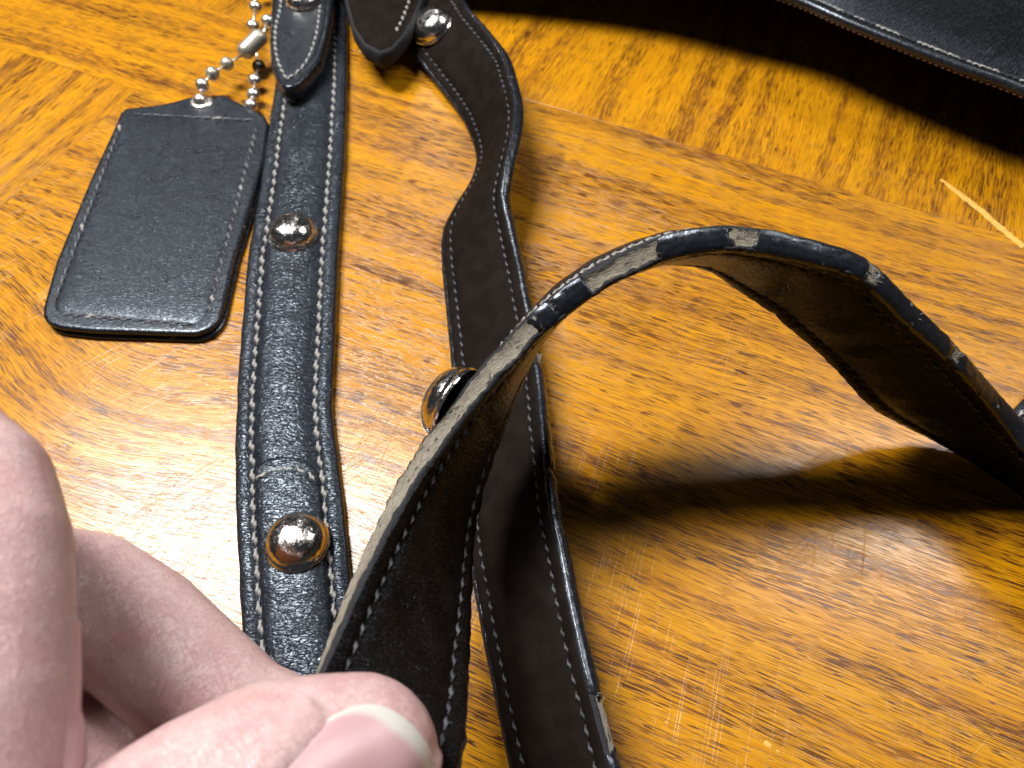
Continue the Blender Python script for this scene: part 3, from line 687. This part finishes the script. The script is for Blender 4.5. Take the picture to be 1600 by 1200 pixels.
def layered_profile(t, outer_puff, inner_mat=0, outer_mat=1):
    # inner face h > 0 ; the edge at v = 0 shows lining, core, lining
    return [(0.9, t, 0), (2.2, t + .05, 0), (3.0, t - .05, 0), (3.5, t - .35, 0), (4.0, t - .38, 0), (4.5, t - .05, 0), (6.5, t + .25, 0), (9.5, t + .4, 0), (12.5, t + .45, 0), (15.5, t + .4, 0), (18.5, t + .25, 0), (20.5, t - .05, 0), (21.0, t - .38, 0), (21.5, t - .35, 0), (22, t - .05, 0), (23, t + .05, 0),
            (24.2, t, 2), (24.7, t - .5, 2), (24.9, t * .5, 3), (24.75, 0, 3), (24.9, -t * .5, 2), (24.7, -t + .5, 2), (24.2, -t, 1),
            (22, -t - .05, 1), (21.2, -t + .3, 1), (20.4, -t + .25, 1), (19, -t - .5 * outer_puff, 1), (15.5, -t - outer_puff * .9, 1), (12.5, -t - outer_puff, 1), (9.5, -t - outer_puff * .9, 1), (6, -t - .5 * outer_puff, 1), (4.6, -t + .25, 1), (3.8, -t + .3, 1), (3.0, -t - .05, 1),
            (0.8, -t, 2), (0.25, -t + .35, 2), (0.10, -t + .75, 3), (0.28, -t + .95, 3), (0.18, -.55, 3), (0.30, -.1, 3), (0.12, .45, 3), (0.30, t - 1.05, 2), (0.05, t - .8, 2), (0.15, t - .35, 2)]

# ---------------------------------------------------------------- lifted, torn strap
SCB = Band(STRAP_C, flip=1, step=0.6)
def make_strap_c():
    root = thing('leather_strap', 'torn black strap held up in an arch, tan core bare along its cracked edge', 'strap', GRP)
    t = 2.35
    prof = layered_profile(t, 1.3)
    def md(u, v, h, j):
        if h > 1.4 and 4 < v < 21:                    # creases of the inner face
            k = math.sin(math.pi * (v - 4) / 17)
            c = sum(a * math.exp(-((u + (v - 12) * sl - c0) / wd) ** 2) for c0, wd, a, sl in ((157, 1.6, -.9, -.35), (151.5, 2.6, .5, -.35), (184, 1.7, -.8, .1), (177, 3, .45, .1), (79, 1.8, -.8, .2), (85, 2.6, .5, .2), (60, 2, -.55, .9), (45, 2, -.55, .9), (32, 2, -.5, .9), (112, 1.5, -.4, .1), (124, 1.5, -.5, -.1), (141, 1.6, -.5, -.2)))
            h += k * (0.28 * nz(u * .16 + v * .06, v * .1) + c)
        elif h > 1.4: h += 0.22 * nz(u * .55, v * .2, 3)
        if h < -1.5: h -= 0.18 * nz(u * .25, v * .15, 6)
        if v < 1.2: 
            v += 0.16 * nz(u * .35, j * .4) + 0.10 * nz(u * 1.1, j * .7, 2)
            h += (0.42 * nz(u * .20, 1.5 + (3 if h > 0 else 0)) + 0.34 * nz(u * .8, j * .13, 4) + .2 * nz(u * 1.9, j * .3, 5)) * (1 if abs(h) < t - .1 else .45)
        if v > 24: 
            v += 0.5 * nz(u * .28, 5); h += .2 * nz(u * .3, 8)
        return v, h
    sweep('strap_body', SCB, prof, [M['inner'], M['leather'], M['black_fibre'], M['core']], root, modh=md)
    eu = lambda x: min(range(SCB.n), key=lambda k: abs(SCB.edge[k] - x)) * SCB.step
    # remains of the painted edge, in the pieces the cracks left
    for i, (a, b) in enumerate(((90.6, 95.6), (95.75, 103.0), (117.0, 130.2), (134.3, 159.3), (161.0, 187.3), (190.5, 280))):
        paint_shell(SCB, root, eu(a), eu(b), 0, t, seed=i)
    for x, n in ((132.2, 26), (160.2, 12), (189, 14), (116.2, 12), (96, 3), (176, 3)): fuzz(root, SCB, eu(x), -.1, 1.3, n)
    # rubbed leather lip along the outer rim
    stitch_row(SCB, ST_DARK, 3.75, t - .18, root, 4, SCB.len - 4, 3.3, 0.1, 1.0, pick=lambda u: ST_DARK if u > 30 or nz(u * .3) < 0 else ST_MID)
    stitch_row(SCB, ST_DARK, 21.25, t - .18, root, 4, SCB.len - 4, 3.3, 0.1, 1.0, pick=lambda u: ST_DARK if u > 95 or nz(u * .2, 3) < .05 else ST_MID)
    stitch_row(SCB, ST_PALE, 4.2, -t - .0, root, 60, 150, 3.35, 0.1)
    u = eu(70.5); o, W, N, T, w = SCB.frame(u)
    add_rivet(SCB.pt(u, 6.4, -t - .9), -N, root, 2.0, 1.24)
make_strap_c()

# ---------------------------------------------------------------- twisted strap on the table, lining up
SB = Band(STRAP_B, flip=-1, step=0.7)
def make_strap_b():
    root = thing('leather_strap', 'black strap lying twisted on the table, dull lining side up, under the arched strap', 'strap', GRP)
    t = 1.7
    prof = layered_profile(t, 0.9)
    def md(u, v, h, j):
        if h > 1 and 4 < v < 21: h += 0.22 * nz(u * .09, v * .1) * math.sin(math.pi * (v - 4) / 17)
        if v < 1.2 or v > 24:
            v += .14 * nz(u * .2, j * .2) + .12 * nz(u * 1.1, j * .5, 2)
            if abs(h) < t - .1: h += .3 * nz(u * .6, j * .3, 4)
        return v, h
    sweep('strap_body', SB, prof, [M['lining'], M['leather'], M['black_fibre'], M['core']], root, modh=md)
    def eR(x): return x / SB.edge[-1] * SB.len
    eu = lambda x: min(range(SB.n), key=lambda k: abs(SB.edge[k] - x)) * SB.step
    for i, (a, b) in enumerate(((0, 176.2), (180.2, 211.5), (211.7, 262.5), (272, 300))):
        paint_shell(SB, root, eu(a), eu(b), 1, t, seed=20 + i)
    paint_shell(SB, root, 1, SB.len - 1, 0, t, seed=31)
    for x, n in ((178, 10), (262.5, 5), (211.6, 2)): fuzz(root, SB, eu(x), 25.1, 1.5, n, 1)
    pk = lambda u: ST_MID
    stitch_row(SB, ST_MID, 3.75, t - .22, root, 6, SB.len - 4, 3.1, 0.14, .9, pick=lambda u: ST_MID if nz(u * .13) > -.15 else ST_DARK)
    stitch_row(SB, ST_MID, 21.25, t - .22, root, 6, SB.len - 4, 3.1, 0.14, .9, pick=lambda u: ST_MID if nz(u * .13, 8) > -.15 else ST_DARK)
    u = eu(22.5); o, W, N, T, w = SB.frame(u)
    add_rivet(SB.pt(u, 10.6, t + .3), N, root, .5, 1.2)
    # folded end that holds the ring, standing beside the rivet
    rim = [(0.8, 8.6, 1), (0.2, 9.4, 1), (0, 11, 1), (0.1, 13.6, 1), (.5, 14.5, 1), (1.1, 14.9, 0), (2.2, 15.0, 0), (3.2, 14.7, 0), (4.4, 15.3, 0)]
    k = plate('folded_end', KEEPER, rim, [M['lining'], M['black_fibre']], root, 1.3)
    stitch_path(catmull(KEEPER_SEAM, .8), ST_PALE, k, 3.4)
make_strap_b()

# ---------------------------------------------------------------- strap end at the right border
def make_strap_d():
    root = thing('leather_strap', 'short stretch of black strap behind the low right end of the arched strap', 'strap', GRP)
    b = Band(STRAP_D, flip=1, step=1.2); t = 1.7
    sweep('strap_body', b, layered_profile(t, .6), [M['leather'], M['leather'], M['black_fibre'], M['core']], root)
    for sd in (0, 1): paint_shell(b, root, .5, b.len - .5, sd, t, seed=50 + sd)
    stitch_row(b, ST_PALE, 3.75, t, root, 2, b.len - 2, 3.3); stitch_row(b, ST_PALE, 21.25, t, root, 2, b.len - 2, 3.3)
make_strap_d()

# ---------------------------------------------------------------- hang tag
def make_tag():
    root = thing('hang_tag', 'rectangular black leather hang tag with an eyelet, lying left of the riveted strap', 'hang tag')
    low = [(0.9, 0.15, 0), (0.2, 0.4, 0), (0.05, 0.9, 0), (0.4, 1.4, 0), (1.4, 1.55, 0)]
    L = [Vector(p) for p in TAG]
    sh = [p + Vector((0.7, -0.6, 0)) for p in L]
    plate('backing', sh, low, [M['paint'], M['tag_leather']], root, 1.6)
    rim = [(1.2, 1.6, 1), (0.3, 1.9, 1), (0.0, 2.6, 1), (0.2, 3.2, 1), (0.6, 3.5, 1), (1.2, 3.6, 0), (2.3, 3.6, 0)]
    plate('front_leather', L, rim, [M['tag_leather'], M['paint']], root, 1.6)
    seam = [Vector(p) for p in TAG_SEAM]
    inner = resample(seam, 1.5, True)
    pan = [(0.15, 3.5, 0), (0.35, 3.62, 0), (0.9, 3.74, 0), (1.8, 3.86, 0), (3.2, 3.95, 0), (5.5, 4.02, 0), (9, 4.05, 0)]
    plate('front_panel', inner, pan, [M['tag_leather']], root, 1.6)
    pts = seam + [seam[0]]
    def pk(i): return ST_PALE if (i * 7919) % 13 == 3 else (ST_TAG if (i * 31) % 4 else ST_MID)
    for a, b in zip(pts, pts[1:]):
        if (b - a).length < 5: continue
        d = (b - a).normalized(); side = Vector((-d.y, d.x, 0))
        stitch_path([a + d * .8, b - d * .8], ST_MID, root, 3.5, tilt=.24, s=1.15, pick=pk)
        # the holes between stitches sink a little: small dark dots
    for s_ in list(root.children):
        if s_.name.startswith('stitch'): s_.location.z = 3.72 * MM
    # eyelet: rolled metal ring
    c = Vector(EYELET[0]); V = []; F = []; S = 28
    pr = [(2.1, 0.1), (2.15, .55), (2.6, .85), (3.4, .75), (4.0, .35), (4.1, .02)]
    for r, z in pr:
        for k in range(S): V.append((c.x + r * math.cos(k * 6.2832 / S), c.y + r * .92 * math.sin(k * 6.2832 / S), 3.6 + z))
    for i in range(len(pr) - 1):
        for k in range(S): F.append((i * S + k, i * S + (k + 1) % S, (i + 1) * S + (k + 1) % S, (i + 1) * S + k))
    fix_normals(mesh_obj('eyelet', V, F, M['nickel'], root))
    V = [(c.x + 2.15 * math.cos(k * 6.2832 / S), c.y + 2.0 * math.sin(k * 6.2832 / S), 3.66) for k in range(S)]
    mesh_obj('eyelet_hole', V, [tuple(range(S))], M['dark_metal'], root)
make_tag()

# ---------------------------------------------------------------- ball chain
def ball_mesh(r, mat, name='bead'):
    bm = bmesh.new(); bmesh.ops.create_uvsphere(bm, u_segments=20, v_segments=12, radius=r * MM)
    me = bpy.data.meshes.new(name); bm.to_mesh(me); bm.free(); me.materials.append(mat)
    me.polygons.foreach_set('use_smooth', [True] * len(me.polygons)); return me
def tube(name, P, radii, mat, parent, S=10):
    V = []; F = []
    for i, p in enumerate(P):
        a, b = P[max(0, i - 1)], P[min(len(P) - 1, i + 1)]; t = (b - a).normalized(); x = t.orthogonal().normalized(); y = t.cross(x)
        if i: # parallel transport
            x = (px_ - t * px_.dot(t)).normalized(); y = t.cross(x)
        px_ = x
        for j in range(S): V.append(p + (x * math.cos(j * 6.2832 / S) + y * math.sin(j * 6.2832 / S)) * radii[i])
    for i in range(len(P) - 1):
        for j in range(S): F.append((i * S + j, i * S + (j + 1) % S, (i + 1) * S + (j + 1) % S, (i + 1) * S + j))
    F.append(tuple(range(S))[::-1]); F.append(tuple((len(P) - 1) * S + j for j in range(S)))
    return fix_normals(mesh_obj(name, V, F, mat, parent))
def make_chain():
    root = thing('ball_chain', 'silver ball chain with a dull capsule clasp, threaded through the hang tag eyelet', 'chain')
    kinds = [ball_mesh(2.35, M['nickel']), ball_mesh(2.35, M['aged']), ball_mesh(2.35, M['dark_metal'])]
    P = [Vector(b[:3]) for b in BEADS]
    for b, p in zip(BEADS, P):
        place('bead', kinds[int(b[3])], Matrix.Translation(p * MM), root)
    a, b = Vector(CONNECTOR[0]), Vector(CONNECTOR[1])
    def wire(p, q): tube('link', [p, p.lerp(q, .5), q], [.45, .4, .45], M['nickel'], root, 8)
    wire(P[0], P[1]); wire(P[1], P[2]); wire(P[4], P[5]); wire(P[5], P[6]); wire(P[6], P[7]); wire(P[8], P[9]); wire(P[9], P[10]); wire(P[10], P[11])
    wire(P[3], b); wire(a, P[4]); wire(P[2], P[8])
    L = (b - a).length; N = 16; pts = []; rad = []
    R = 2.95
    for i in range(N + 1):
        t = i / N; pts.append(a.lerp(b, t)); e = min(t, 1 - t) * L
        rad.append(0.75 if e < .01 else min(R, R * math.sqrt(max(.07, 1 - max(0, (2.6 - e) / 2.7) ** 2))))
    cl = tube('clasp', pts, rad, M['aged'], root, 20)
make_chain()

# ---------------------------------------------------------------- handbag at the upper right
def make_bag():
    root = thing('handbag', 'black leather handbag with worn white seam stitches at the back of the table', 'handbag')
    S = catmull(BAG_SEAM, 2.0)
    # profile away from the seam: n = distance outward (negative is into the bag), z relative to the seam
    prof = [(-52, -40, 0), (-40, -16, 0), (-12, -4, 0), (-2.2, -2.4, 1), (-.6, -2.4, 1), (0.0, -1.6, 1), (.1, -.8, 1), (-.3, .1, 1), (-1.2, .55, 0), (-2.4, .5, 0), (-3.1, .1, 0), (-3.7, .15, 0), (-4.4, .9, 0), (-6, 2.3, 0), (-8.5, 5.2, 0), (-11.5, 9.4, 0),
            (-15, 14.5, 0), (-19, 19.5, 0), (-25, 24, 0), (-34, 28, 0), (-50, 31, 0), (-110, 33, 0), (-150, 28, 0), (-160, 0, 0), (-160, -40, 0)]
    V = []; F = []; FM = []; UV = []; m = len(prof); per = [0]
    for a, b in zip(prof, prof[1:]): per.append(per[-1] + math.hypot(b[0] - a[0], b[1] - a[1]))
    out = Vector((-0.42, -0.9, 0)).normalized(); fr = []
    for i, p in enumerate(S):
        a, b = S[max(0, i - 4)], S[min(len(S) - 1, i + 4)]; t = (b - a); t.z = 0; t.normalize(); n = Vector((t.y, -t.x, 0))
        fr.append((p, n, t))
        for j, (d, z, mt) in enumerate(prof):
            nn = n if d > -12 else n.lerp(out, min(1, (-d - 12) / 40)).normalized()
            zz = p.z + z + (0.5 * nz(i * .05, j * .3) if z > 1 else 0)
            V.append(p + nn * d + Vector((0, 0, max(0.4, zz) - p.z))); UV.append((i * .2, per[j] / 10))
    for i in range(len(S) - 1):
        for j in range(m): F.append((i * m + j, i * m + (j + 1) % m, (i + 1) * m + (j + 1) % m, (i + 1) * m + j)); FM.append(prof[j][2])
    F.append(tuple(range(m))); FM.append(0); F.append(tuple((len(S) - 1) * m + j for j in range(m))); FM.append(0)
    fix_normals(mesh_obj('bag_body', V, F, [M['bag'], M['paint']], root, True, FM, UV))
    i = 0; run = 0
    for k in range(0, len(fr) - 2):
        p, n, t = fr[k]
        if p.x < 60 or p.x > 190: continue
        worn = nz(k * .31, 4) > -0.12
        q = p + n * (-3.4) + Vector((0, 0, .45 + (.15 if worn else 0)))
        add_stitch(ST_WHITE if worn else ST_DARK, q, t, Vector((0, 0, 1)), root, random.uniform(-.25, .25), random.uniform(.55, 1.0))
        add_stitch(ST_BROWN, p + n * (-.25) + Vector((0, 0, -2.3)), t, n, root, 0.2, .8)
make_bag()

# ---------------------------------------------------------------- hand
def make_hand():
    root = thing('person', 'bare hand at the lower left pinching the torn strap between thumb and finger', 'person')
    bm = bmesh.new()
    def ball(c, r, sq=1.0):
        bmesh.ops.create_icosphere(bm, subdivisions=3, radius=r * MM, matrix=Matrix.Translation(Vector(c) * MM))
    def chain(P):
        for a, b in zip(P, P[1:]):
            A, B = Vector(a[:3]), Vector(b[:3]); n = max(1, int((B - A).length / 1.6))
            for k in range(n): ball(A.lerp(B, k / n), a[3] + (b[3] - a[3]) * k / n)
        ball(P[-1][:3], P[-1][3])
    for P in (HAND_THUMB, HAND_MIDDLE, HAND_INDEX, HAND_RING, HAND_PINKY, HAND_PALM): chain(P)
    me = bpy.data.meshes.new('hand'); bm.to_mesh(me); bm.free()
    o = bpy.data.objects.new('hand', me); C.objects.link(o)
    r = o.modifiers.new('remesh', 'REMESH'); r.mode = 'VOXEL'; r.voxel_size = 0.6 * MM
    s = o.modifiers.new('smooth', 'SMOOTH'); s.factor = 0.5; s.iterations = 7
    dg = bpy.context.evaluated_depsgraph_get()
    m2 = bpy.data.meshes.new_from_object(o.evaluated_get(dg)); bpy.data.objects.remove(o)
    m2.name = 'hand'
    bm = bmesh.new(); bm.from_mesh(m2); bm.normal_update()
    tree = BVHTree.FromBMesh(bm)
    # thumb nail: a curved plate on the surface
    def drop(d):
        h = tree.ray_cast(CAM * MM, Vector(d).normalized())
        return h
    ax = Vector(NAIL_AX[0]); rows = []
    nr = [Vector(d) for d in NAIL_THUMB]
    nrm_avg = Vector((0, 0, 0)); grid = []
    NR = 15
    for i in range(NR):
        row = []
        for j, d in enumerate(nr):
            k = i / (NR - 1) * 1.35
            h = drop(d + ax * k); row.append((h[0] / MM, h[1]) if h[0] else None)
        grid.append(row)
    V = []; UV = []; F = []; n = len(nr)
    good = [x for r_ in grid for x in r_ if x]
    for x in good: nrm_avg += x[1]
    nrm_avg.normalize()
    for i, row in enumerate(grid):
        for j, x in enumerate(row):
            if x is None: x = grid[max(0, i - 1)][j] or good[0]; grid[i][j] = x
            p, nn = x; s_ = j / (n - 1); edge = min(s_, 1 - s_) * 2
            lift = 0.10 + 0.75 * (1 - (1 - edge) ** 2) * 0.55 + (0.35 * max(0, 1 - i / 2.5))
            if i == NR - 1: lift = -0.5
            if j in (0, n - 1): lift -= 0.5
            V.append(p + nrm_avg * lift); UV.append((i / (NR - 1) * 13.0, s_))
    for i in range(NR - 1):
        for j in range(n - 1): F.append((i * n + j, i * n + j + 1, (i + 1) * n + j + 1, (i + 1) * n + j))
    # lower lip so the plate has thickness
    b0 = len(V)
    for j in range(n): V.append(V[j] - nrm_avg * 0.55 + Vector((0.06, -0.1, 0))); UV.append((0, j / (n - 1)))
    for j in range(n - 1): F.append((j + 1, j, b0 + j, b0 + j + 1))
    # skin folds round the nail: the rim of skin beside the plate stands up a little
    G_ = lambda i, j: Vector(grid[i][j][0])
    border = []
    for jj, kk in ((0, 2), (n - 1, n - 3)):
        for i in range(NR - 1):
            for f in range(6):
                a = G_(i, jj).lerp(G_(i + 1, jj), f / 6); c = G_(i, kk).lerp(G_(i + 1, kk), f / 6)
                border.append((a, (c - a).normalized()))
    touched = []
    for v in bm.verts:
        p = v.co / MM
        if (p - border[40][0]).length > 28: continue
        b, inn = min(border, key=lambda e: (e[0] - p).length_squared)
        d = (p - b).dot(inn)
        if (p - b).length < 4:
            touched.append(v)
            if d < 0.2: v.co += v.normal * MM * 0.75 * math.exp(-((d + 0.8) / 0.9) ** 2)
            elif d < 3: v.co -= v.normal * MM * 0.25
    for _ in range(3): bmesh.ops.smooth_vert(bm, verts=touched, factor=0.5, use_axis_x=True, use_axis_y=True, use_axis_z=True)
    bm.to_mesh(m2)
    hand = bpy.data.objects.new('hand', m2); C.objects.link(hand); hand.parent = root
    m2.materials.clear(); m2.materials.append(M['skin']); m2.polygons.foreach_set('use_smooth', [True] * len(m2.polygons))
    nl = fix_normals(mesh_obj('fingernail', V, F, M['nail'], root, True, None, UV))
    nl.modifiers.new('sub', 'SUBSURF').levels = 1; nl.modifiers['sub'].render_levels = 2
    # nail of the curled finger, seen along its edge
    pts = [Vector(p[:3]) for p in HAND_INDEX[:5]][::-1]; V = []; F = []; UV = []
    q = resample(pts, 1.0); N_ = Vector((0.69, 0.0, -0.72)).normalized(); st = 10; LN = 24
    for i in range(LN):
        p = q[min(len(q) - 1, st + i)]; t = (q[min(len(q) - 1, st + i + 1)] - q[max(0, st + i - 1)]).normalized()
        side = t.cross(N_).normalized(); Nn = side.cross(t).normalized()
        for j in range(9):
            a = (j / 8 - .5) * 1.7; d = (Nn * math.cos(a) + side * math.sin(a))
            h = tree.ray_cast(p * MM + d * 0.03, -d); r_ = ((h[0] - p * MM).length / MM) if h[0] else 9.5
            r_ = min(r_, 10.2)
            r_ += 0.25 + (-.5 if j in (0, 8) or i == 0 else 0) + .25 * math.cos(a)
            V.append(p + d * r_); UV.append((6, j / 8))
    for i in range(LN - 1):
        for j in range(8): F.append((i * 9 + j, i * 9 + j + 1, i * 9 + 10 + j, i * 9 + 9 + j))
    nl = fix_normals(mesh_obj('fingernail', V, F, M['nail'], root, True, None, UV))
    nl.modifiers.new('sub', 'SUBSURF').levels = 1
    bm.free()
make_hand()
